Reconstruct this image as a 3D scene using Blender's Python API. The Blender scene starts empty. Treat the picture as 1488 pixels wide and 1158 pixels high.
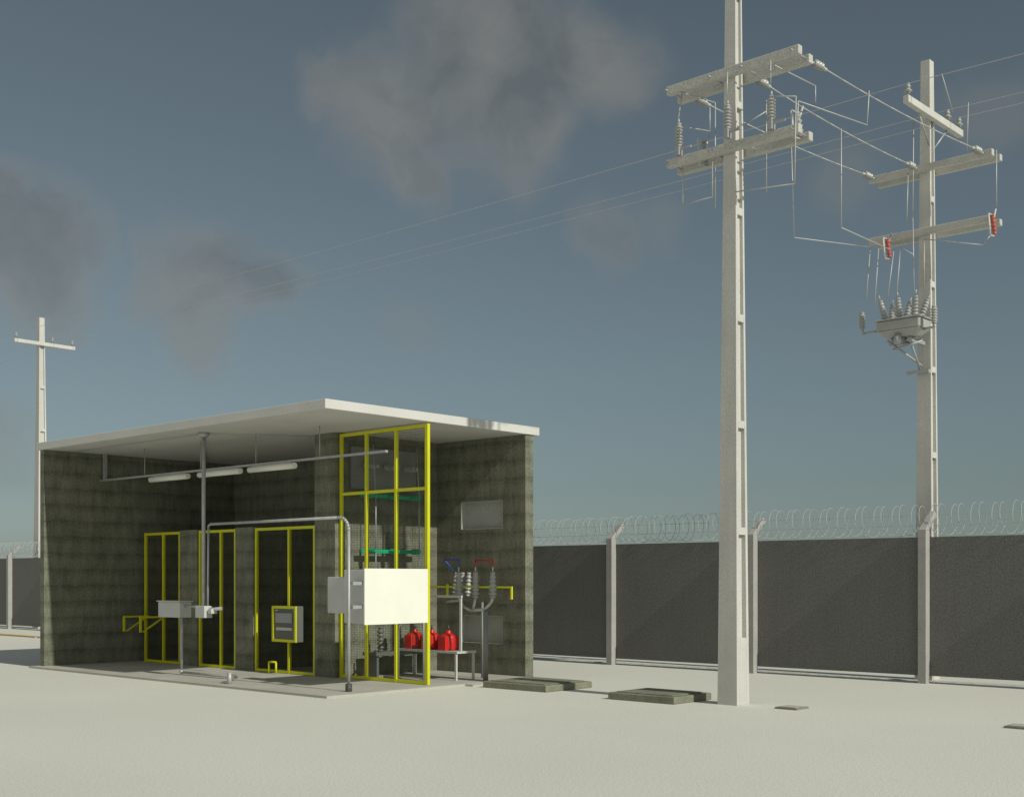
import bpy, math, random
from mathutils import Vector, Matrix
random.seed(4)
scene=bpy.context.scene
col=scene.collection
R=math.radians

# ------------------------------------------------------------ materials
def mat(name, base, rough=0.8, var=0.15, scale=3.0, fine=0.0, fine_scale=120.0, metallic=0.0, bump=0.0, stain=0.0):
    m=bpy.data.materials.new(name); m.use_nodes=True
    nt=m.node_tree; N=nt.nodes; L=nt.links
    bs=N["Principled BSDF"]
    bs.inputs["Roughness"].default_value=rough
    bs.inputs["Metallic"].default_value=metallic
    tc=N.new("ShaderNodeTexCoord")
    n1=N.new("ShaderNodeTexNoise"); n1.inputs["Scale"].default_value=scale; n1.inputs["Detail"].default_value=5
    L.new(tc.outputs["Object"],n1.inputs["Vector"])
    r1=N.new("ShaderNodeMapRange"); r1.inputs[1].default_value=0.3; r1.inputs[2].default_value=0.7
    r1.inputs[3].default_value=1-var; r1.inputs[4].default_value=1+var
    L.new(n1.outputs["Fac"],r1.inputs[0])
    val=r1.outputs[0]
    if fine>0:
        n2=N.new("ShaderNodeTexNoise"); n2.inputs["Scale"].default_value=fine_scale; n2.inputs["Detail"].default_value=2
        L.new(tc.outputs["Object"],n2.inputs["Vector"])
        r2=N.new("ShaderNodeMapRange"); r2.inputs[1].default_value=0.3; r2.inputs[2].default_value=0.7
        r2.inputs[3].default_value=1-fine; r2.inputs[4].default_value=1+fine
        L.new(n2.outputs["Fac"],r2.inputs[0])
        mu=N.new("ShaderNodeMath"); mu.operation='MULTIPLY'
        L.new(val,mu.inputs[0]); L.new(r2.outputs[0],mu.inputs[1]); val=mu.outputs[0]
    if stain>0:
        mp=N.new("ShaderNodeMapping"); mp.inputs["Scale"].default_value=(5,5,0.35)
        L.new(tc.outputs["Object"],mp.inputs[0])
        n3=N.new("ShaderNodeTexNoise"); n3.inputs["Scale"].default_value=1.6; n3.inputs["Detail"].default_value=4
        L.new(mp.outputs[0],n3.inputs["Vector"])
        r3=N.new("ShaderNodeMapRange"); r3.inputs[1].default_value=0.35; r3.inputs[2].default_value=0.7
        r3.inputs[3].default_value=1+stain*0.4; r3.inputs[4].default_value=1-stain
        L.new(n3.outputs["Fac"],r3.inputs[0])
        mu=N.new("ShaderNodeMath"); mu.operation='MULTIPLY'
        L.new(val,mu.inputs[0]); L.new(r3.outputs[0],mu.inputs[1]); val=mu.outputs[0]
    vm=N.new("ShaderNodeVectorMath"); vm.operation='SCALE'
    vm.inputs[0].default_value=base
    L.new(val,vm.inputs["Scale"])
    L.new(vm.outputs[0],bs.inputs["Base Color"])
    if bump>0:
        b=N.new("ShaderNodeBump"); b.inputs["Strength"].default_value=bump; b.inputs["Distance"].default_value=0.02
        nb=N.new("ShaderNodeTexNoise"); nb.inputs["Scale"].default_value=40; nb.inputs["Detail"].default_value=4
        L.new(tc.outputs["Object"],nb.inputs["Vector"]); L.new(nb.outputs["Fac"],b.inputs["Height"])
        L.new(b.outputs[0],bs.inputs["Normal"])
    return m

def block_mat(name, light, dark):
    """rough weathered masonry: soft courses + blotchy dark smears, mapped along the wall (x+y, z)"""
    m=bpy.data.materials.new(name); m.use_nodes=True
    nt=m.node_tree; N=nt.nodes; L=nt.links
    bs=N["Principled BSDF"]; bs.inputs["Roughness"].default_value=0.92
    tc=N.new("ShaderNodeTexCoord"); sp=N.new("ShaderNodeSeparateXYZ"); L.new(tc.outputs["Object"],sp.inputs[0])
    ad=N.new("ShaderNodeMath"); ad.operation='ADD'; L.new(sp.outputs[0],ad.inputs[0]); L.new(sp.outputs[1],ad.inputs[1])
    cb=N.new("ShaderNodeCombineXYZ"); L.new(ad.outputs[0],cb.inputs[0]); L.new(sp.outputs[2],cb.inputs[1])
    def noise(sx,sy,det,rough,lo,hi,a,b):
        mp=N.new("ShaderNodeMapping"); mp.inputs["Scale"].default_value=(sx,sy,1); L.new(cb.outputs[0],mp.inputs[0])
        n=N.new("ShaderNodeTexNoise"); n.inputs["Scale"].default_value=1; n.inputs["Detail"].default_value=det; n.inputs["Roughness"].default_value=rough
        L.new(mp.outputs[0],n.inputs["Vector"])
        r=N.new("ShaderNodeMapRange"); r.inputs[1].default_value=lo; r.inputs[2].default_value=hi; r.inputs[3].default_value=a; r.inputs[4].default_value=b
        L.new(n.outputs["Fac"],r.inputs[0]); return r.outputs[0]
    def math_(op,a,b):
        q=N.new("ShaderNodeMath"); q.operation=op
        for i,v in enumerate((a,b)):
            if hasattr(v,"links"): L.new(v,q.inputs[i])
            else: q.inputs[i].default_value=v
        return q.outputs[0]
    wob=noise(1.6,1.6,3,0.5,0.3,0.7,-0.02,0.02)
    zz=math_('ADD',sp.outputs[2],wob)
    fr=math_('FRACT',math_('DIVIDE',zz,0.31),0.0)
    cc=N.new("ShaderNodeValToRGB"); E_=cc.color_ramp.elements
    E_[0].position=0.0; E_[0].color=(0.1,0.1,0.1,1); E_[1].position=1.0; E_[1].color=(0.2,0.2,0.2,1)
    e=E_.new(0.15); e.color=(0.75,0.75,0.75,1); e=E_.new(0.55); e.color=(1,1,1,1); e=E_.new(0.85); e.color=(0.5,0.5,0.5,1)
    L.new(fr,cc.inputs[0])
    blot=noise(3.6,2.2,5,0.6,0.36,0.64,0.0,1.0)
    smear=noise(9.0,1.6,4,0.6,0.36,0.64,0.0,1.0)
    spk=noise(30,24,3,0.7,0.34,0.66,0.0,1.0)
    big=noise(0.5,0.5,3,0.5,0.3,0.7,0.90,1.10)
    t=math_('ADD',math_('MULTIPLY',cc.outputs[0],0.30),math_('MULTIPLY',blot,0.18))
    t=math_('ADD',t,math_('MULTIPLY',smear,0.20))
    t=math_('ADD',t,math_('MULTIPLY',spk,0.32))
    mr=N.new("ShaderNodeMapRange"); mr.inputs[1].default_value=0.12; mr.inputs[2].default_value=0.92; L.new(t,mr.inputs[0])
    mx=N.new("ShaderNodeMix"); mx.data_type='RGBA'; mx.inputs["A"].default_value=(*dark,1); mx.inputs["B"].default_value=(*light,1)
    L.new(mr.outputs[0],mx.inputs["Factor"])
    vm=N.new("ShaderNodeVectorMath"); vm.operation='SCALE'; L.new(mx.outputs["Result"],vm.inputs[0]); L.new(big,vm.inputs["Scale"])
    L.new(vm.outputs[0],bs.inputs["Base Color"])
    b=N.new("ShaderNodeBump"); b.inputs["Strength"].default_value=0.4; b.inputs["Distance"].default_value=0.012
    L.new(spk,b.inputs["Height"]); L.new(b.outputs[0],bs.inputs["Normal"])
    return m

M_ground=mat("pale_sand",(0.63,0.63,0.565),0.95,0.035,0.25,0.10,38,bump=0.25)
M_pole=mat("pole_concrete",(0.54,0.535,0.505),0.85,0.05,2.0,0.10,60,stain=0.07,bump=0.15)
M_arm=mat("arm_concrete",(0.48,0.475,0.445),0.85,0.06,6.0,0.18,50,bump=0.25)
M_wall=block_mat("olive_masonry",(0.250,0.256,0.192),(0.056,0.062,0.042))
M_roof=mat("roof_concrete",(0.58,0.575,0.55),0.9,0.05,1.2,0.10,60)
M_slab=mat("floor_concrete",(0.42,0.41,0.36),0.9,0.10,1.2,0.10,60)
M_fence=mat("perimeter_render",(0.155,0.154,0.148),0.95,0.04,0.8,0.25,35,stain=0.04,bump=0.2)
M_post=mat("post_concrete",(0.36,0.355,0.34),0.9,0.08,3,0.14,60)
M_cover=mat("cover_concrete",(0.20,0.205,0.15),0.9,0.15,4,0.22,45)
M_yel=mat("yellow_paint",(0.62,0.62,0.010),0.45,0.05,4)
M_mesh=mat("mesh_wire",(0.10,0.11,0.07),0.6,0.05,4,metallic=0.3)
M_galv=mat("galvanised_steel",(0.42,0.43,0.43),0.5,0.10,8,metallic=0.35)
M_wire=mat("conductor_wire",(0.46,0.46,0.45),0.5,0.05,4,metallic=0.2)
M_bus=mat("hardware_steel",(0.40,0.41,0.41),0.5,0.08,8,metallic=0.3)
M_dark=mat("dark_steel",(0.06,0.062,0.06),0.6,0.1,6)
M_porc=mat("grey_porcelain",(0.36,0.37,0.36),0.35,0.05,6)
M_white=mat("white_paint",(0.80,0.80,0.71),0.6,0.03,2)
M_light=mat("cabinet_grey",(0.52,0.53,0.51),0.5,0.05,3)
M_tank=mat("recloser_paint",(0.38,0.38,0.365),0.5,0.06,5)
M_panelg=mat("panel_grey",(0.22,0.23,0.22),0.55,0.08,3)
M_cpan=mat("control_panel_grey",(0.13,0.14,0.13),0.5,0.06,4)
M_vent=mat("opening_panel",(0.46,0.47,0.44),0.7,0.08,3,0.10,40)
M_jamb=mat("opening_jamb",(0.48,0.49,0.46),0.7,0.05,3)
M_screen=mat("screen_grey",(0.30,0.32,0.32),0.3,0.05,3)
M_red=mat("red_resin",(0.55,0.015,0.012),0.4,0.08,5)
M_redc=mat("red_cutout",(0.45,0.10,0.08),0.5,0.12,8)
M_green=mat("green_resin",(0.0,0.40,0.20),0.45,0.06,5)
M_redw=mat("red_cable",(0.50,0.02,0.02),0.5,0.05,5)
M_bluew=mat("blue_cable",(0.02,0.08,0.40),0.5,0.05,5)
M_orange=mat("orange_pipe",(0.42,0.26,0.07),0.6,0.08,3)
M_razor=mat("razor_steel",(0.42,0.45,0.45),0.5,0.05,4,metallic=0.1)

# ------------------------------------------------------------ geometry builder
class G:
    def __init__(s): s.v=[]; s.f=[]; s.sm=[]
    def box(s,x0,x1,y0,y1,z0,z1):
        s.hexa([(x0,y0,z0),(x1,y0,z0),(x1,y1,z0),(x0,y1,z0),(x0,y0,z1),(x1,y0,z1),(x1,y1,z1),(x0,y1,z1)]); return s
    def hexa(s,p):
        b=len(s.v); s.v+= [tuple(q) for q in p]
        for q in ((0,3,2,1),(4,5,6,7),(0,1,5,4),(1,2,6,5),(2,3,7,6),(3,0,4,7)):
            s.f.append(tuple(b+i for i in q)); s.sm.append(False)
        return s
    def cyl(s,p,q,r,n=10,r2=None,cap=True):
        p=Vector(p); q=Vector(q); d=(q-p)
        if d.length<1e-6: return s
        d.normalize(); a=Vector((0,0,1)) if abs(d.z)<0.9 else Vector((1,0,0))
        u=d.cross(a).normalized(); w=d.cross(u)
        r2=r if r2 is None else r2; b=len(s.v)
        for (c,rr) in ((p,r),(q,r2)):
            for i in range(n):
                t=2*math.pi*i/n; s.v.append(tuple(c+u*(rr*math.cos(t))+w*(rr*math.sin(t))))
        for i in range(n):
            j=(i+1)%n; s.f.append((b+i,b+n+i,b+n+j,b+j)); s.sm.append(n>5)
        if cap:
            s.f.append(tuple(b+i for i in range(n))); s.sm.append(False)
            s.f.append(tuple(b+n+i for i in reversed(range(n)))); s.sm.append(False)
        return s
    def path(s,pts,r,n=8,joint=True):
        for a,b in zip(pts[:-1],pts[1:]): s.cyl(a,b,r,n)
        return s
    def lathe(s,p,d,prof,n=14):
        p=Vector(p); d=Vector(d).normalized(); a=Vector((0,0,1)) if abs(d.z)<0.9 else Vector((1,0,0))
        u=d.cross(a).normalized(); w=d.cross(u); b=len(s.v)
        for (h,r) in prof:
            for i in range(n):
                t=2*math.pi*i/n; s.v.append(tuple(p+d*h+u*(r*math.cos(t))+w*(r*math.sin(t))))
        for k in range(len(prof)-1):
            for i in range(n):
                j=(i+1)%n; s.f.append((b+k*n+i,b+(k+1)*n+i,b+(k+1)*n+j,b+k*n+j)); s.sm.append(True)
        s.f.append(tuple(b+i for i in range(n))); s.sm.append(False)
        k=len(prof)-1
        s.f.append(tuple(b+k*n+i for i in reversed(range(n)))); s.sm.append(False)
        return s
    def insul(s,p,d,L,rc=0.03,rs=0.065,ns=5,taper=1.0):
        prof=[(0,rc*1.3),(L*0.08,rc*1.3),(L*0.08,rc)]
        u=L*0.8/ns
        for i in range(ns):
            k=rs*(1-(1-taper)*i/max(1,ns-1)); h=L*0.1+i*u
            prof+=[(h+u*0.1,rc),(h+u*0.25,k),(h+u*0.42,k*0.96),(h+u*0.85,rc*1.05)]
        prof+=[(L*0.92,rc),(L*0.93,rc*1.2),(L,rc*1.1)]
        return s.lathe(p,d,prof)
    def sphere(s,p,r,n=10):
        prof=[(r*math.sin(R(a)),max(1e-4,r*math.cos(R(a)))) for a in range(-90,91,18)]
        return s.lathe(p,(0,0,1),prof,n)
    def make(s,name,m,parent=None,bevel=0.0):
        me=bpy.data.meshes.new(name); me.from_pydata(s.v,[],s.f); me.validate()
        for p,k in zip(me.polygons,s.sm): p.use_smooth=k
        me.materials.append(m)
        o=bpy.data.objects.new(name,me); col.objects.link(o)
        if parent is not None:
            o.parent=parent; o.matrix_parent_inverse=Matrix.Translation(-parent.location)
        if bevel>0:
            b=o.modifiers.new("bevel",'BEVEL'); b.width=bevel; b.segments=2; b.limit_method='ANGLE'
        return o
def E(name,loc=(0,0,0)):
    e=bpy.data.objects.new(name,None); e.location=loc; e.empty_display_size=0.3; col.objects.link(e); return e

# ------------------------------------------------------------ ground
g=G(); S=3000
n=1; g.v=[(-S,-S,0),(S,-S,0),(S,S,0),(-S,S,0)]; g.f=[(0,1,2,3)]; g.sm=[False]
g.make("ground",M_ground)

# ------------------------------------------------------------ substation building
B=E("substation_building",(-18,13.5,0))
XL,XR,YF,YB=-22.40,-13.98,11.32,15.62   # inside left wall, right end, front, inside back
ZC=4.14
G().box(-22.6,-13.72,11.12,15.60,0.0,0.035).box(-13.72,-13.55,13.9,15.6,0.0,0.03).make("floor_slab",M_slab,B)
G().box(-22.62,-13.95,11.28,15.95,ZC,ZC+0.14).make("roof_slab",M_roof,B,0.008)
G().box(-22.55,XL,11.32,15.82,0.0,ZC-0.003).make("left_wall",M_wall,B)
wx0,wx1=-15.52,-14.50
w=G()
w.box(XL+0.002,wx0,YB,15.82,0,ZC-0.003)
w.box(wx1,XR,YB,15.82,0,ZC-0.003)
w.box(wx0,wx1,YB,15.82,0,0.56); w.box(wx0,wx1,YB,15.82,1.05,2.56); w.box(wx0,wx1,YB,15.82,3.05,ZC-0.003)
w.make("back_wall",M_wall,B)
fr=G(); lv=G()
for z0,z1 in ((0.56,1.05),(2.56,3.05)):
    t=0.012
    fr.box(wx0,wx1,YB+0.004,15.77,z0,z0+t).box(wx0,wx1,YB+0.004,15.77,z1-t,z1)
    fr.box(wx0,wx0+t,YB+0.004,15.77,z0+t,z1-t).box(wx1-t,wx1,YB+0.004,15.77,z0+t,z1-t)
    lv.box(wx0+t,wx1-t,15.765,15.81,z0+t,z1-t)
fr.make("opening_jambs",M_jamb,B); lv.make("opening_panels",M_vent,B)
# partition + piers
YP=13.25
G().box(-16.67,-16.13,YP,YP+0.15,0.035,ZC-0.003).make("tall_pier",M_wall,B)
G().box(-16.28,-16.131,YP+0.152,YB-0.002,0.035,ZC-0.003).make("bay_partition",M_wall,B)
G().box(-20.80,-20.20,YP,YP+0.15,0.035,2.62).box(-20.57,-20.42,YP+0.152,YB-0.002,0.035,2.618)\
   .box(-18.97,-18.42,YP,YP+0.15,0.035,2.62).box(-18.77,-18.62,YP+0.152,YB-0.002,0.035,2.618).make("low_piers",M_wall,B)

# ------------------------------------------------------------ yellow mesh screens
def screen(name,x0,x1,z1,verts,rails=(),leaf=True,t=0.05,y=13.27,big_right=False):
    e=E(name,((x0+x1)/2,y,0)); f=G(); z0=0.04
    f.box(x0,x1,y,y+t,z1-t,z1); f.box(x0,x1,y,y+t,z0,z0+t)
    xs=[x0]+list(verts)+[x1-t]
    for i,x in enumerate(xs):
        ww=t*1.3 if (big_right and i==len(xs)-1) else t
        f.box(x,x+ww,y-0.003,y+t+0.003,z0-0.004,z1+0.003)
    for z in rails: f.box(x0+t,x1-t,y+0.002,y+t-0.002,z,z+t)
    f.make("frame",M_yel,e,0.004)
    m=G(); p=0.04; r=0.0021; ym=y+t*0.5
    x=x0+p
    while x<x1-t: m.cyl((x,ym,z0+t),(x,ym,z1-t),r,3,cap=False); x+=p
    z=z0+t+p
    while z<z1-t: m.cyl((x0+t,ym+0.004,z),(x1-t,ym+0.004,z),r,3,cap=False); z+=p
    m.make("wire_mesh",M_mesh,e)
    return e
screen("yellow_mesh_gate",-22.10,-20.82,2.60,[-21.45])
screen("yellow_mesh_gate",-20.18,-18.99,2.60,[-19.50])
screen("yellow_mesh_gate",-18.40,-16.69,2.60,[-17.45])
screen("yellow_mesh_gate",-16.11,-13.99,ZC-0.03,[-15.47,-14.75],rails=[3.08],y=13.33,big_right=True)

# ------------------------------------------------------------ cabinets behind the gates
def cabinet(name,x0,x1,y0,y1,z1,doors=2):
    e=E(name,((x0+x1)/2,(y0+y1)/2,0))
    G().box(x0,x1,y0,y1,0.1,z1).make("body",M_panelg,e,0.012)
    G().box(x0+0.03,x1-0.03,y0+0.03,y1-0.03,0.036,0.1).make("plinth",M_dark,e)
    d=G(); h=G(); wd=(x1-x0)/doors
    for i in range(doors):
        d.box(x0+i*wd+0.02,x0+(i+1)*wd-0.02,y0-0.02,y0-0.001,0.16,z1-0.06)
        h.box(x0+(i+1)*wd-0.09,x0+(i+1)*wd-0.06,y0-0.05,y0-0.021,z1*0.5,z1*0.5+0.18)
    d.make("doors",M_panelg,e,0.004); h.make("handles",M_dark,e)
cabinet("switchgear_cabinet",-18.0,-17.1,14.9,15.55,3.02)
cabinet("switchgear_cabinet",-20.1,-19.0,14.8,15.55,2.1)
cabinet("switchgear_cabinet",-22.1,-20.9,14.8,15.55,2.1)

# metering panel on the gate
e=E("control_panel",(-17.3,13.1,0.9))
G().box(-17.66,-16.99,13.12,13.262,0.60,1.22).make("body",M_cpan,e,0.01)
f=G(); t=0.045
f.box(-17.66,-16.99,13.09,13.118,0.60,0.60+t).box(-17.66,-16.99,13.09,13.118,1.22-t,1.22)
f.box(-17.66,-17.66+t,13.09,13.118,0.60+t,1.22-t).box(-16.99-t,-16.99,13.09,13.118,0.60+t,1.22-t)
f.make("yellow_surround",M_yel,e)
G().box(-17.56,-17.10,13.095,13.118,0.93,1.10).make("display",M_screen,e)
G().box(-17.54,-17.10,13.095,13.118,0.80,0.85).box(-17.56,-17.50,13.095,13.118,1.135,1.155).make("label_plates",M_light,e)
e=E("yellow_floor_hoop",(-17.6,13.1,0))
G().path([(-17.75,13.1,0.035),(-17.75,13.1,0.24),(-17.55,13.1,0.24),(-17.55,13.1,0.035)],0.018).make("hoop",M_yel,e)
for (x,) in ((-21.95,),(-21.35,)):
    e=E("yellow_wall_bracket",(x,13.1,0.8))
    b=G(); b.box(x-0.02,x+0.02,12.72,13.268,0.93,0.965)
    b.box(x-0.02,x+0.02,12.72,12.755,0.66,0.93)
    b.hexa([(x-0.018,12.757,0.66),(x+0.018,12.757,0.66),(x+0.018,12.80,0.66),(x-0.018,12.80,0.66),
            (x-0.018,13.20,0.93),(x+0.018,13.20,0.93),(x+0.018,13.25,0.93),(x-0.018,13.25,0.93)])
    b.make("bracket",M_yel,e)

# ------------------------------------------------------------ lighting rail with lamps
e=E("fluorescent_light_rail",(-18.5,12.5,3.6))
r=G(); r.box(-22.4,-14.0,12.475,12.525,3.60,3.635)
for x in (-22.25,): r.box(x-0.03,x+0.03,12.47,12.53,3.636,ZC)
r.make("rail",M_bus,e)
h=G()
for x in (-20.8,-18.95,-17.3,-15.6): h.cyl((x,12.5,3.635),(x,12.5,ZC),0.008,6)
h.make("hanger_rods",M_bus,e)
t_=G(); c_=G()
for x0 in (-20.55,-18.95,-17.45):
    x1=x0+1.25
    t_.cyl((x0,12.47,3.535),(x1,12.47,3.535),0.05,14)
    c_.box(x0+0.1,x1-0.1,12.46,12.54,3.575,3.599)
t_.make("tubes",M_white,e); c_.make("fixture_bodies",M_bus,e)
e=E("ceiling_conduit",(-17,11.8,4.1))
G().cyl((-22.3,11.8,4.11),(-17.8,11.8,4.11),0.008,6).cyl((-17.8,11.8,4.11),(-16.67,13.24,4.11),0.008,6).cyl((-17.8,11.8,4.11),(-22.35,14.9,4.11),0.008,6).make("conduit",M_bus,e)

e=E("conduit_mast_with_junction_box",(-17.8,11.8,1.2))
G().cyl((-17.8,11.8,1.10),(-17.8,11.8,4.08),0.033,12).cyl((-17.8,11.8,4.06),(-17.8,11.8,4.138),0.07,12,0.10).make("mast",M_galv,e)
G().box(-19.30,-18.62,11.86,12.10,1.02,1.29).make("junction_box",M_light,e,0.01)
G().box(-19.32,-18.60,11.84,12.12,1.291,1.31).make("box_lid",M_light,e)
G().cyl((-18.62,11.97,1.22),(-17.82,11.8,1.22),0.022,10).cyl((-17.9,11.8,1.16),(-17.35,11.85,1.20),0.03,10).make("cross_conduit",M_galv,e)
G().box(-17.93,-17.66,11.72,11.88,1.04,1.24).box(-17.62,-17.52,11.76,11.88,1.11,1.19).make("coupling_box",M_light,e,0.008)
G().path([(-18.62,11.9,1.02),(-18.62,11.9,0.10)],0.026).path([(-18.62,11.9,0.08),(-17.0,11.9,0.08)],0.022).path([(-17.0,11.9,0.08),(-16.6,11.5,0.2),(-16.45,11.38,0.0)],0.022)\
   .sphere((-18.62,11.9,0.09),0.04).cyl((-16.45,11.38,0.0),(-16.45,11.38,0.22),0.035).make("down_conduit",M_galv,e)

e=E("bent_conduit",(-14.1,11.8,1.3))
pts=[(-17.6,11.8,2.60),(-14.30,11.8,2.60)]
for a in range(0,91,15):
    pts.append((-14.25+0.20*math.sin(R(a)),11.8,2.40+0.20*math.cos(R(a))))
pts+=[(-14.05,11.8,0.0)]
g=G(); g.path(pts,0.023,10)
g.path([(-17.6,11.8,2.60),(-17.66,11.8,2.57),(-17.68,11.8,1.24)],0.018)
g.make("pipe",M_galv,e)
G().cyl((-14.05,11.8,0),(-14.05,11.8,0.15),0.05,12).make("base_sleeve",M_dark,e)
e=E("metering_box",(-14.1,12.6,1.4))
G().box(-14.42,-13.95,12.02,13.27,1.03,1.83).make("enclosure",M_light,e,0.006)
G().box(-13.948,-13.925,12.0,13.29,1.01,1.845).make("door",M_white,e,0.004)
G().box(-14.86,-14.43,12.06,12.32,1.17,1.72).make("side_enclosure",M_light,e,0.01)
G().box(-14.90,-14.86,12.08,12.30,1.20,1.69).make("side_cover",M_panelg,e)
G().box(-14.12,-13.99,11.835,12.02,1.25,1.30).box(-14.12,-13.99,11.835,12.02,1.60,1.65).make("pipe_clamps",M_bus,e)

# ------------------------------------------------------------ switch gear in the tall bay
e=E("bushing_wall_panel",(-16.1,14.3,3.55))
G().box(-16.129,-16.07,13.55,15.05,3.22,3.93).make("plate",M_panelg,e,0.008)
b=G()
for y in (13.85,14.3,14.75):
    b.insul((-16.07,y,3.62),(1,0,-0.1),0.34,0.03,0.06,4)
b.make("bushings",M_porc,e)
e=E("disconnect_switch",(-16,14.3,2.6))
gr=G(); sup=G(); bl=G()
for z in (3.10,2.16):
    gr.box(-15.98,-15.92,13.65,15.0,z-0.03,z+0.03)
    for y in (13.8,14.3,14.8):
        gr.insul((-15.92,y,z),(1,0,0),0.2,0.03,0.05,3)
        sup.box(-16.128,-15.98,y-0.02,y+0.02,z-0.02,z+0.02)
for y in (13.8,14.3,14.8): bl.cyl((-15.73,y,3.1),(-15.73,y,2.16),0.012,6).cyl((-15.73,y,2.16),(-15.73,y,1.75),0.01,6).cyl((-15.8,y,3.95),(-15.73,y,3.1),0.008,6)
gr.make("insulator_rails",M_green,e); sup.make("supports",M_bus,e); bl.make("blades",M_bus,e)

e=E("instrument_transformer_stand",(-15,14.5,0.3))
tt=G(); tt.box(-15.7,-14.2,14.20,14.65,0.475,0.51)
for x in (-15.66,-14.24):
    for y in (14.22,14.62): tt.box(x-0.017,x+0.017,y-0.017,y+0.017,0.035,0.475)
tt.box(-14.25,-14.21,14.3,14.33,0.511,1.38).box(-15.04,-15.0,14.3,14.33,0.511,1.38).box(-15.05,-14.2,14.30,14.33,1.381,1.42)
tt.make("table_frame",M_light,e)
rc=G(); rt=G()
for x in (-15.42,-15.00,-14.60):
    rc.lathe((x,14.4,0.512),(0,0,1),[(0,0.13),(0.02,0.145),(0.10,0.15),(0.22,0.14),(0.26,0.11),(0.28,0.05),(0.33,0.045)],18)
    rc.box(x-0.09,x+0.09,14.24,14.56,0.512,0.74)
    rt.cyl((x,14.4,0.84),(x,14.4,0.92),0.015,8)
rc.make("red_transformer_bodies",M_red,e,0.01); rt.make("terminals",M_dark,e)
e=E("cable_termination_stand",(-14.2,14.6,1.4))
bs=G(); ar=G(); 
for x in (-14.56,-14.17,-13.78):
    bs.insul((x,14.6,1.38),(0,0,1),0.42,0.035,0.068,5,0.75)
    ar.cyl((x,14.6,1.80),(x,14.6,1.90),0.012,6)
for x in (-15.0,-14.85,-14.70): bs.insul((x,14.95,1.40),(0.1,0,1),0.40,0.03,0.06,5,0.8)
bs.make("bushings",M_porc,e); 
ar.path([(-13.78,14.6,1.38),(-13.80,14.58,1.30),(-13.93,14.56,1.19),(-14.25,14.56,1.17)],0.024)
ar.path([(-14.56,14.6,1.38),(-14.45,14.58,1.24),(-14.25,14.56,1.17)],0.022).path([(-14.17,14.6,1.38),(-14.2,14.58,1.2)],0.022)
ar.path([(-14.56,14.62,1.33),(-15.05,14.8,1.30)],0.02)
ar.make("cable_legs",M_light,e)
G().cyl((-13.9,14.56,0.0),(-13.9,14.56,1.16),0.042,14).cyl((-14.3,14.9,0.035),(-14.3,14.9,1.3),0.022,10).make("dark_riser",M_panelg,e)
G().box(-15.45,-13.42,14.66,14.69,1.54,1.57).box(-13.45,-13.42,14.66,14.69,1.36,1.539).box(-14.90,-14.86,14.64,14.66,1.38,1.60).make("yellow_rail",M_yel,e)
G().path([(-15.0,14.95,1.80),(-15.0,14.7,2.01),(-14.56,14.6,2.01),(-14.56,14.6,1.88)],0.012).make("blue_cable",M_bluew,e)
G().path([(-14.17,14.6,1.88),(-14.17,14.6,1.99),(-13.78,14.6,1.99),(-13.78,14.6,1.88)],0.012).make("red_cable",M_redw,e)
G().path([(-14.9,13.55,0.035),(-14.9,13.55,0.9),(-14.8,14.1,1.38)],0.02).path([(-14.35,13.6,1.5),(-14.35,13.6,0.08),(-15.3,13.6,0.08)],0.018).make("low_conduits",M_galv,e)
e=E("circuit_breaker",(-15.6,14.0,0.6))
G().box(-15.95,-15.6,13.7,15.0,0.4,0.46).box(-15.9,-15.65,13.75,13.8,0.035,0.4).box(-15.9,-15.65,14.9,14.95,0.035,0.4).make("base",M_cpan,e)
b=G()
for y in (13.95,14.35,14.75): b.insul((-15.78,y,0.46),(0,0,1),0.42,0.035,0.065,5)
b.make("pole_columns",M_cpan,e)

# ------------------------------------------------------------ cable pit covers
for (x0,x1,y0,y1,h) in ((-13.35,-12.05,13.92,15.02,0.10),(-10.75,-9.62,13.75,14.66,0.10)):
    e=E("cable_pit_cover",((x0+x1)/2,(y0+y1)/2,0))
    G().box(x0,x1,y0,y1,0,h).make("slab",M_cover,e,0.012)
    G().box(x0+0.09,(x0+x1)/2-0.006,y0+0.08,y1-0.08,h,h+0.014).box((x0+x1)/2+0.006,x1-0.09,y0+0.08,y1-0.08,h,h+0.014).make("lids",M_cover,e,0.004)
for (x,y) in ((-8.2,14.38),(-5.2,14.3)):
    e=E("ground_inspection_cover",(x,y,0))
    G().box(x-0.16,x+0.16,y-0.16,y+0.16,0,0.025).make("frame",M_cover,e,0.004)
    G().box(x-0.12,x+0.12,y-0.12,y+0.12,0.025,0.032).make("lid",M_slab,e,0.003)
e=E("orange_pipeline",(-36,17,0))
G().cyl((-70,16.9,0.03),(-23.5,16.9,0.03),0.025,10).make("pipe",M_orange,e)
b=G()
for i in range(12): b.box(-70+i*4,-69.8+i*4,16.8,17.0,0,0.03)
b.make("saddles",M_post,e)

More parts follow.
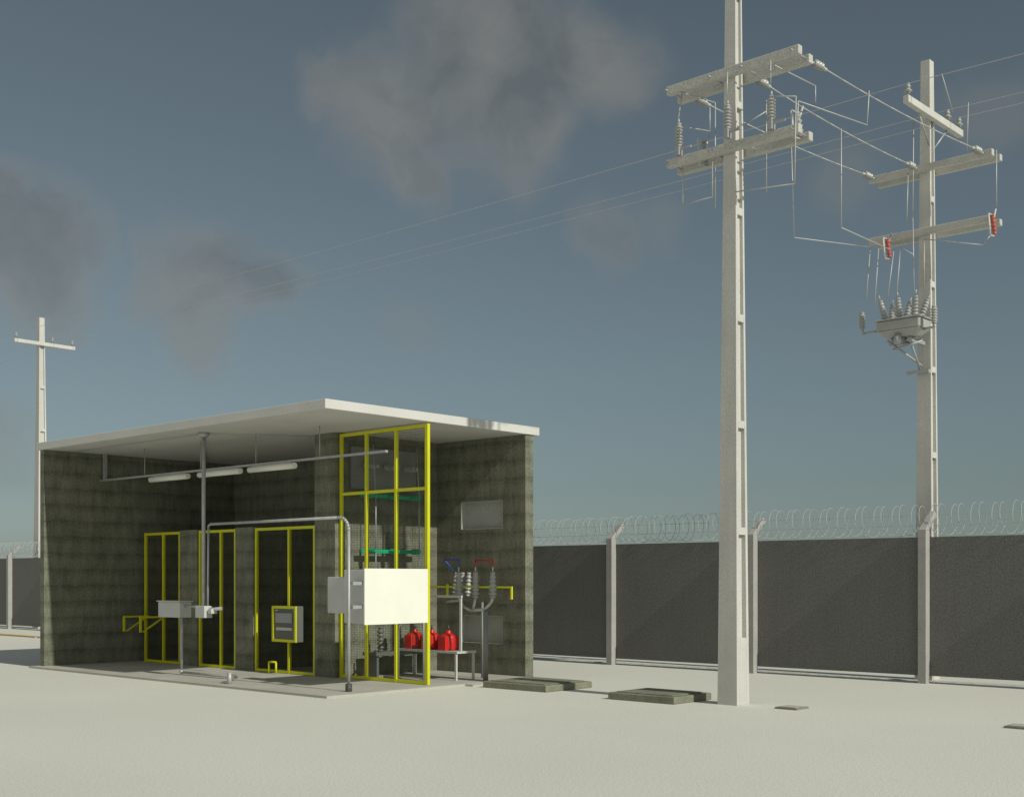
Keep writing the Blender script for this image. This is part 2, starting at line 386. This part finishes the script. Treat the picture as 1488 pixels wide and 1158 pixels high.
# ------------------------------------------------------------ perimeter wall + razor wire
W=E("perimeter_wall",(-20,19.4,0))
G().box(-120,30,19.37,19.50,0.12,2.37).make("wall_panels",M_fence,W)
p=G(); a=G(); xs=[-8.6-3.2*k for k in range(-12,36)]
for x in xs:
    p.box(x-0.07,x+0.07,19.22,19.366,0,2.48)
    a.hexa([(x-0.065,19.221,2.482),(x+0.065,19.221,2.482),(x+0.065,19.365,2.482),(x-0.065,19.365,2.482),
            (x-0.05,19.60,2.80),(x+0.05,19.60,2.80),(x+0.05,19.70,2.74),(x-0.05,19.70,2.74)])
p.make("posts",M_post,W,0.008); a.make("post_arms",M_post,W,0.006)
rw=E("razor_wire_coil",(-20,19.55,2.65))
cu=bpy.data.curves.new("coil","CURVE"); cu.dimensions='3D'
sp=cu.splines.new('POLY'); pts=[]; pitch=0.165; rad=0.25; n0=22
for i in range(int(75/pitch)*n0):
    t=i/n0; an=2*math.pi*t; jr=rad*(1+0.05*math.sin(t*1.7)+0.03*math.sin(t*3.9))
    pts.append((-69+t*pitch+0.03*math.sin(an*0.5+1), 19.60+jr*math.cos(an), 2.66+jr*math.sin(an)))
sp.points.add(len(pts)-1)
for i,q in enumerate(pts): sp.points[i].co=(*q,1)
cu.bevel_depth=0.0050; cu.bevel_resolution=0
cu.materials.append(M_razor)
o=bpy.data.objects.new("coil",cu); col.objects.link(o); o.parent=rw; o.matrix_parent_inverse=Matrix.Translation(-rw.location)
G().cyl((-69,19.42,2.56),(30,19.42,2.56),0.004,4).cyl((-69,19.60,2.74),(30,19.60,2.74),0.004,4).make("support_wires",M_razor,rw)

# ------------------------------------------------------------ poles
def pole(name,cx,cy,H,wb=0.29,wt=0.145,ribs=6,base=0.9):
    e=E(name,(cx,cy,0))
    def wd(z): return wb+(wt-wb)*z/H
    def fr(g,z0,z1,xa,xb,ya,yb):
        P=[]
        for z in (z0,z1):
            h=wd(z)/2; P+= [(cx+xa*h,cy+ya*h,z),(cx+xb*h,cy+ya*h,z),(cx+xb*h,cy+yb*h,z),(cx+xa*h,cy+yb*h,z)]
        g.hexa(P)
    g=G()
    fr(g,0,H,-1,1,-1,-0.62); fr(g,0,H,-1,1,0.62,1)          # continuous flanges
    fr(g,0,H-0.002,-0.55,0.55,-0.618,0.618)                 # web
    for s0,s1 in ((-0.995,-0.552),(0.552,0.995)):
        fr(g,0,base,s0,s1,-0.618,0.618); fr(g,H-0.9,H-0.002,s0,s1,-0.618,0.618)
        k=(H-0.9-base)/ribs
        for i in range(1,ribs):
            z=base+i*k; fr(g,z-0.05,z+0.05,s0,s1,-0.618,0.618)
    g.make("shaft",M_pole,e,0.004)
    return e
P1=pole("concrete_utility_pole",-9.07,14.35,10.4,0.31,0.15)
P2=pole("concrete_utility_pole",-8.90,20.10,10.4,0.31,0.16)
P3=pole("concrete_utility_pole",-40.0,20.10,10.5,0.40,0.18)

def crossarm(parent,x0,x1,y,z,zt=0.12,d=0.10,nm="crossarm"):
    g=G(); g.box(x0,x1,y-d/2,y+d/2,z-zt/2,z+zt/2)
    return g.make(nm,M_arm,parent,0.012)
def yarm(parent,x,y0,y1,z,nm="crossarm"):
    return G().box(x-0.05,x+0.05,y0,y1,z-0.06,z+0.06).make(nm,M_pole,parent,0.01)
for z in (8.47,7.46):
    crossarm(P1,-10.02,-7.96,14.18,z,nm="front_crossarm"); crossarm(P1,-10.08,-8.0,14.53,z,nm="rear_crossarm")
b=G()
for z in (8.47,7.46):
    for x in (-10.0,-9.3,-8.8,-8.05): b.cyl((x,14.08,z),(x,14.63,z),0.012,8)
b.make("through_bolts",M_bus,P1)
for z in (8.56,7.50):
    crossarm(P2,-9.86,-7.72,19.93,z,0.11,nm="front_crossarm")
    crossarm(P2,-9.86,-7.72,20.27,z,0.11,nm="rear_crossarm")
yarm(P2,-8.76,18.98,21.15,9.42); yarm(P3,-39.86,19.1,21.25,9.6)
G().cyl((-8.8,19.5,9.40),(-8.82,20.0,8.95),0.015).cyl((-8.8,20.7,9.40),(-8.82,20.2,8.95),0.015).make("arm_braces",M_bus,P2)

# pin insulators and the three through conductors
for (P,x,zz,ys) in ((P2,-8.76,9.48,(19.06,20.6,21.08)),(P3,-39.86,9.66,(19.18,20.45,21.16))):
    ins=G(); pin=G()
    for y in ys:
        pin.cyl((x,y,zz),(x,y,zz+0.06),0.015,6); ins.insul((x,y,zz+0.05),(0,0,1),0.16,0.03,0.07,2,0.7)
    ins.make("pin_insulators",M_porc,P); pin.make("insulator_pins",M_bus,P)
wr=G()
L=E("overhead_power_line",(-24,20,9.7))
def sag(a,b,s,n=24):
    a=Vector(a); b=Vector(b)
    return [tuple(a.lerp(b,i/n)-Vector((0,0,4*s*(i/n)*(1-i/n)))) for i in range(n+1)]
for y1,y2 in ((19.06,19.18),(20.6,20.45),(21.08,21.16)):
    wr.path(sag((-39.86,y2,9.86),(-8.76,y1,9.69),0.10),0.006,5)
    wr.path(sag((-8.76,y1,9.69),(26,y1,9.8),0.25),0.006,5)
    wr.path(sag((-39.86,y2,9.86),(-75,y2,9.8),0.25),0.006,5)
wr.make("conductors",M_wire,L)

# strain conductors P1 -> P2
T=E("tap_line_conductors",(-9,17,8.5)); si=G(); hw=G(); cw=G()
for xa,xb in ((-8.05,-7.86),(-8.88,-8.98),(-9.88,-9.74)):
    a=Vector((xa,14.60,8.47)); b=Vector((xb,19.86,8.56)); d=(b-a).normalized()
    hw.cyl(a-d*0.03,a+d*0.09,0.018); si.insul(a+d*0.08,d,0.24,0.028,0.06,3); hw.cyl(a+d*0.32,a+d*0.40,0.022)
    hw.cyl(b-d*0.09,b,0.018); si.insul(b-d*0.32,d,0.24,0.028,0.06,3); hw.cyl(b-d*0.42,b-d*0.32,0.022)
    cw.path(sag(a+d*0.38,b-d*0.40,0.05,10),0.009,6)
si.make("strain_insulators",M_porc,T); hw.make("clamps",M_light,T); 
W_=lambda pts,r=0.0085: cw.path(pts,r,6)
W_([(-8.4,14.28,8.42),(-8.4,15.37,8.47),(-8.4,15.37,8.24)])
W_([(-7.97,16.1,8.50),(-8.0,16.1,8.03),(-8.05,14.28,7.86),(-8.05,14.25,7.55)])
W_([(-9.80,17.17,8.48),(-9.75,17.17,7.00),(-9.68,19.60,7.32),(-9.68,19.45,6.40)])
W_([(-8.93,17.13,8.48),(-8.93,17.13,6.99),(-9.30,19.55,7.20),(-9.38,19.60,7.22)])
W_([(-9.86,14.98,8.44),(-9.86,14.98,8.1),(-9.86,14.3,7.98)])
W_([(-9.80,14.2,8.42),(-9.80,14.1,7.98)]); W_([(-9.80,14.15,8.40),(-9.62,14.75,8.38),(-9.62,14.75,6.90)])
W_([(-8.97,14.05,8.42),(-8.97,14.03,8.1)]); W_([(-8.35,14.1,8.42),(-8.35,14.1,8.1)])
W_([(-8.80,14.75,8.2),(-8.80,14.75,6.95)]); W_([(-9.05,14.62,7.9),(-8.80,14.75,8.05)])
W_([(-9.72,14.1,7.36),(-9.72,14.1,6.82),(-9.24,14.1,6.83)])
W_([(-8.88,14.1,6.82),(-8.0,14.1,6.74),(-7.98,14.1,7.85),(-8.35,14.1,7.95)])
W_([(-9.24,14.1,6.83),(-9.24,14.1,7.3)])
W_([(-9.53,19.6,7.27),(-9.53,19.45,6.25)]); W_([(-9.26,19.6,7.17),(-9.30,19.45,6.35)])
W_([(-8.98,19.75,9.36),(-8.98,19.72,7.70),(-8.88,19.55,6.42)])
W_([(-9.10,19.8,8.50),(-9.10,19.75,7.60)]); W_([(-9.14,19.6,7.22),(-9.14,19.45,6.36)])
W_([(-9.14,19.6,7.22),(-8.90,19.55,7.05)])
W_([(-8.73,19.6,6.45),(-8.73,19.6,7.28),(-7.78,19.65,7.02),(-7.68,19.7,7.16)])
W_([(-7.60,19.75,8.52),(-7.60,19.75,7.62)])
W_([(-8.10,19.86,9.44),(-8.12,19.86,8.66)],0.008); W_([(-8.2,19.06,9.69),(-8.2,19.5,9.2)],0.008)
cw.make("jumpers_and_conductors",M_wire,T)

for x,y,z in ((-9.80,14.12,7.64),(-8.97,14.05,7.66),(-8.35,14.12,7.64)):
    e=E("surge_arrester",(x,y,z))
    G().insul((x,y,z),(0,0,1),0.32,0.032,0.060,6).make("insulator",M_porc,e)
    G().box(x-0.03,x+0.03,y-0.05,y+0.05,z-0.12,z).cyl((x,y,z+0.32),(x,y,z+0.38),0.015).box(x-0.02,x+0.2,y-0.015,y+0.015,z-0.05,z-0.02).make("bracket",M_bus,e)
def cutout(x,y,z,m,nm="fuse_cutout"):
    e=E(nm,(x,y,z))
    G().insul((x,y+0.03,z),(0.1,0.1,-1),0.32,0.026,0.048,4).make("insulator",m,e)
    G().cyl((x,y-0.12,z-0.02),(x+0.02,y-0.10,z-0.36),0.016).cyl((x,y+0.03,z-0.01),(x,y-0.12,z-0.01),0.012).cyl((x+0.02,y+0.06,z-0.34),(x+0.02,y-0.10,z-0.36),0.012)\
       .cyl((x,y+0.03,z-0.17),(x,y+0.18,z+0.12),0.014).make("fuse_tube_and_hinges",M_light,e)
cutout(-9.40,19.62,7.42,M_redc); cutout(-7.66,19.70,7.50,M_redc)
cutout(-8.15,14.40,7.78,M_porc); cutout(-9.6,14.4,7.75,M_porc)

# recloser on pole 2
e=E("pole_mounted_recloser",(-9.0,19.45,5.9))
x0,x1,y0,y1=-9.40,-8.66,19.24,19.70
g=G()
g.hexa([(x0+0.12,y0+0.12,5.68),(x1-0.12,y0+0.12,5.68),(x1-0.12,y1-0.10,5.68),(x0+0.12,y1-0.10,5.68),(x0,y0,5.79),(x1,y0,5.79),(x1,y1,5.79),(x0,y1,5.79)])
g.box(x0,x1,y0,y1,5.792,5.95)
g.make("tank",M_tank,e,0.02)
G().box(x0-0.03,x1+0.03,y0-0.03,y1+0.03,5.951,5.975).make("lid",M_tank,e,0.008)
b=G(); st=G()
for i,x in enumerate((-9.28,-9.03,-8.78)):
    for (y,s_) in ((19.34,-1),(19.58,1)):
        b.insul((x,y,5.975),(0.18*(i-1)+0.05,0.35*s_,1),0.34,0.036,0.064,5,0.8); 
        d=Vector((0.18*(i-1)+0.05,0.35*s_,1)).normalized(); q=Vector((x,y,5.975))+d*0.34
        st.cyl(q,q+d*0.09,0.012)
b.insul((-9.68,19.30,5.88),(0,0,1),0.28,0.035,0.058,5); b.insul((-8.45,19.35,5.82),(0,0,1),0.28,0.035,0.058,5)
st.path([(-9.68,19.30,5.9),(-9.66,19.30,5.80),(-9.40,19.35,5.82)],0.02).path([(-8.45,19.35,5.82),(-8.45,19.35,5.76),(-8.66,19.4,5.76)],0.02)
b.make("bushings",M_porc,e); st.make("studs_and_brackets",M_bus,e)
g=G()
g.box(-9.35,-8.78,19.62,19.66,5.60,5.65).box(-8.92,-8.86,19.40,19.94,5.60,5.66)
g.cyl((-9.3,19.45,5.66),(-8.9,19.9,5.25),0.02).box(-9.15,-8.76,19.84,19.93,5.12,5.18).cyl((-8.92,19.45,5.66),(-8.92,19.9,5.16),0.018)
g.cyl((-9.05,19.3,5.70),(-9.05,19.3,5.56),0.06,12).cyl((-8.75,19.55,5.6),(-9.2,19.45,5.5),0.018)
g.make("mounting_frame",M_bus,e)
G().lathe((-9.1,19.46,5.58),(0,0,1),[(0,0.05),(0.03,0.11),(0.10,0.13)],16).make("mechanism_housing",M_panelg,e)

# ------------------------------------------------------------ camera
cam=bpy.data.cameras.new("camera"); cam.sensor_width=36; cam.lens=36*1796/1488
cam.shift_y=(840-579)/1488; cam.clip_end=6000; cam.clip_start=0.1
co=bpy.data.objects.new("camera",cam); col.objects.link(co)
co.location=(0,0,1.7); co.rotation_euler=(R(90),0,R(42.45)); scene.camera=co

# ------------------------------------------------------------ sun + sky
EL=35; AZ=2.2  # AZ: degrees from +X toward -Y
sd=Vector((math.cos(R(EL))*math.cos(R(AZ)),-math.cos(R(EL))*math.sin(R(AZ)),math.sin(R(EL))))
sl=bpy.data.lights.new("sun",'SUN'); sl.energy=3.3; sl.angle=R(0.8); sl.color=(1.0,0.975,0.86)
so=bpy.data.objects.new("sun",sl); col.objects.link(so); so.location=(20,-2,20)
so.rotation_euler=sd.to_track_quat('Z','Y').to_euler()

wd=bpy.data.worlds.new("World"); scene.world=wd; wd.use_nodes=True
nt=wd.node_tree; N=nt.nodes; Lk=nt.links
bg=N["Background"]; bg.inputs["Strength"].default_value=0.06
sky=N.new("ShaderNodeTexSky"); sky.sky_type='NISHITA'; sky.sun_disc=False
sky.sun_elevation=R(EL); sky.sun_rotation=R(90+AZ); sky.air_density=1.0; sky.dust_density=0.6; sky.ozone_density=1.5
hs=N.new("ShaderNodeHueSaturation"); hs.inputs["Saturation"].default_value=0.46; hs.inputs["Value"].default_value=0.73
Lk.new(sky.outputs[0],hs.inputs["Color"])
ti=N.new("ShaderNodeVectorMath"); ti.operation='MULTIPLY'; ti.inputs[1].default_value=(0.83,0.99,1.0); Lk.new(hs.outputs[0],ti.inputs[0])
tc=N.new("ShaderNodeTexCoord")
nz=N.new("ShaderNodeTexNoise"); nz.inputs["Scale"].default_value=9; nz.inputs["Detail"].default_value=6; nz.inputs["Roughness"].default_value=0.55
Lk.new(tc.outputs["Generated"],nz.inputs["Vector"])
sb=N.new("ShaderNodeVectorMath"); sb.operation='SUBTRACT'; Lk.new(nz.outputs["Color"],sb.inputs[0]); sb.inputs[1].default_value=(0.5,0.5,0.5)
sc=N.new("ShaderNodeVectorMath"); sc.operation='SCALE'; sc.inputs["Scale"].default_value=0.10; Lk.new(sb.outputs[0],sc.inputs[0])
ad=N.new("ShaderNodeVectorMath"); ad.operation='ADD'; Lk.new(tc.outputs["Generated"],ad.inputs[0]); Lk.new(sc.outputs[0],ad.inputs[1])
# cloud banks: (azimuth deg left(-)/right(+) of the view heading, elevation deg, radius, density)
clouds=[(-1.2,22.6,0.075,1),(-5.6,20.2,0.050,1),(3.2,23.0,0.050,1),(-8.0,20.6,0.028,.9),(-4.8,18.2,0.028,.85),(0.6,19.8,0.045,.9),
        (-13.9,13.2,0.045,.9),(-16.2,13,0.030,.7),(-11.6,12.8,0.034,.8),(-13.7,11.0,.034,.8),
        (-21.4,13.6,0.050,.9),(-23.5,14.5,0.05,.9),(-19.6,13.6,0.028,.7),(-20.2,11.8,.03,.7),(-22.8,5.9,0.04,.5),
        (4.6,14.9,0.030,.55),(7.5,15.6,0.028,.35),(-4.8,11.5,0.03,.28),(14.6,17.6,0.032,.35),(21.2,19.2,0.035,.4),
        (38,18,0.10,0.8),(-40,15,0.11,0.8),(60,24,0.12,0.9),(90,18,0.1,0.7),(-70,25,0.13,0.8)]
acc=None
for az,el,rad,den in clouds:
    h=R(132.45-az)
    cvec=(math.cos(R(el))*math.cos(h),math.cos(R(el))*math.sin(h),math.sin(R(el)))
    ds=N.new("ShaderNodeVectorMath"); ds.operation='DISTANCE'; Lk.new(ad.outputs[0],ds.inputs[0]); ds.inputs[1].default_value=cvec
    mr=N.new("ShaderNodeMapRange"); mr.interpolation_type='SMOOTHSTEP'
    mr.inputs[1].default_value=rad*1.35; mr.inputs[2].default_value=rad*0.45; mr.inputs[3].default_value=0; mr.inputs[4].default_value=den
    Lk.new(ds.outputs["Value"],mr.inputs[0])
    if acc is None: acc=mr.outputs[0]
    else:
        mx=N.new("ShaderNodeMath"); mx.operation='MAXIMUM'; Lk.new(acc,mx.inputs[0]); Lk.new(mr.outputs[0],mx.inputs[1]); acc=mx.outputs[0]
n2=N.new("ShaderNodeTexNoise"); n2.inputs["Scale"].default_value=8; n2.inputs["Detail"].default_value=7; n2.inputs["Roughness"].default_value=0.55
Lk.new(ad.outputs[0],n2.inputs["Vector"])
# thin edges catch light, thick cores are greyer
ed=N.new("ShaderNodeMapRange"); ed.inputs[1].default_value=0.3; ed.inputs[2].default_value=1.0; ed.inputs[3].default_value=0.12; ed.inputs[4].default_value=-0.02
Lk.new(acc,ed.inputs[0])
sm_=N.new("ShaderNodeMath"); sm_.operation='ADD'; Lk.new(n2.outputs["Fac"],sm_.inputs[0]); Lk.new(ed.outputs[0],sm_.inputs[1])
cr=N.new("ShaderNodeValToRGB"); cr.color_ramp.elements[0].position=0.38; cr.color_ramp.elements[0].color=(0.43,0.46,0.465,1)
cr.color_ramp.elements[1].position=0.58; cr.color_ramp.elements[1].color=(0.76,0.755,0.705,1)
Lk.new(sm_.outputs[0],cr.inputs[0])
cs=N.new("ShaderNodeVectorMath"); cs.operation='SCALE'; cs.inputs["Scale"].default_value=5.0; Lk.new(cr.outputs[0],cs.inputs[0])
mm=N.new("ShaderNodeMath"); mm.operation='MULTIPLY'; mm.inputs[1].default_value=0.62; Lk.new(acc,mm.inputs[0])
mix=N.new("ShaderNodeMix"); mix.data_type='RGBA'
Lk.new(mm.outputs[0],mix.inputs["Factor"]); Lk.new(ti.outputs[0],mix.inputs["A"]); Lk.new(cs.outputs[0],mix.inputs["B"])
# added fill: unseen bright patchy sky behind the camera, brightens faces towards -Y
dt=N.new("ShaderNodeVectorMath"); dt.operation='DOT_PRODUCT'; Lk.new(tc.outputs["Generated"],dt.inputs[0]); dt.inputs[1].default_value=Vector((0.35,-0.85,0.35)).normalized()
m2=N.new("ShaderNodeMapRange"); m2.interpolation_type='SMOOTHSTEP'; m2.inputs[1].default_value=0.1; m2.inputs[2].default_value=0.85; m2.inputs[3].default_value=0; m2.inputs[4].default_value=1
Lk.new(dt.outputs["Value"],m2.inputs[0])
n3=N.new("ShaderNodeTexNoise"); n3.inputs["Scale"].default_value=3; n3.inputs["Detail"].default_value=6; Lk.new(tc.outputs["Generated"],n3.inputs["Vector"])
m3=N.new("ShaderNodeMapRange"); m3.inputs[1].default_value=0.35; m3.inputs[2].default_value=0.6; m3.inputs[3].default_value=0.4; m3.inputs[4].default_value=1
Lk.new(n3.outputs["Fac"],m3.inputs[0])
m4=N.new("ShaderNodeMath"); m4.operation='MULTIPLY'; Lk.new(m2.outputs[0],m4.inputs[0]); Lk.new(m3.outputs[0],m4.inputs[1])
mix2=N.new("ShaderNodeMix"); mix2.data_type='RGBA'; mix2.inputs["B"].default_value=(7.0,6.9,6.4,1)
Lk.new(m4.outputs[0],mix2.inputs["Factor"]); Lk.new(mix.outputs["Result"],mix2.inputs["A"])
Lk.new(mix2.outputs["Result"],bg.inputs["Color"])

scene.view_settings.view_transform='Standard'; scene.view_settings.look='None'; scene.view_settings.exposure=0
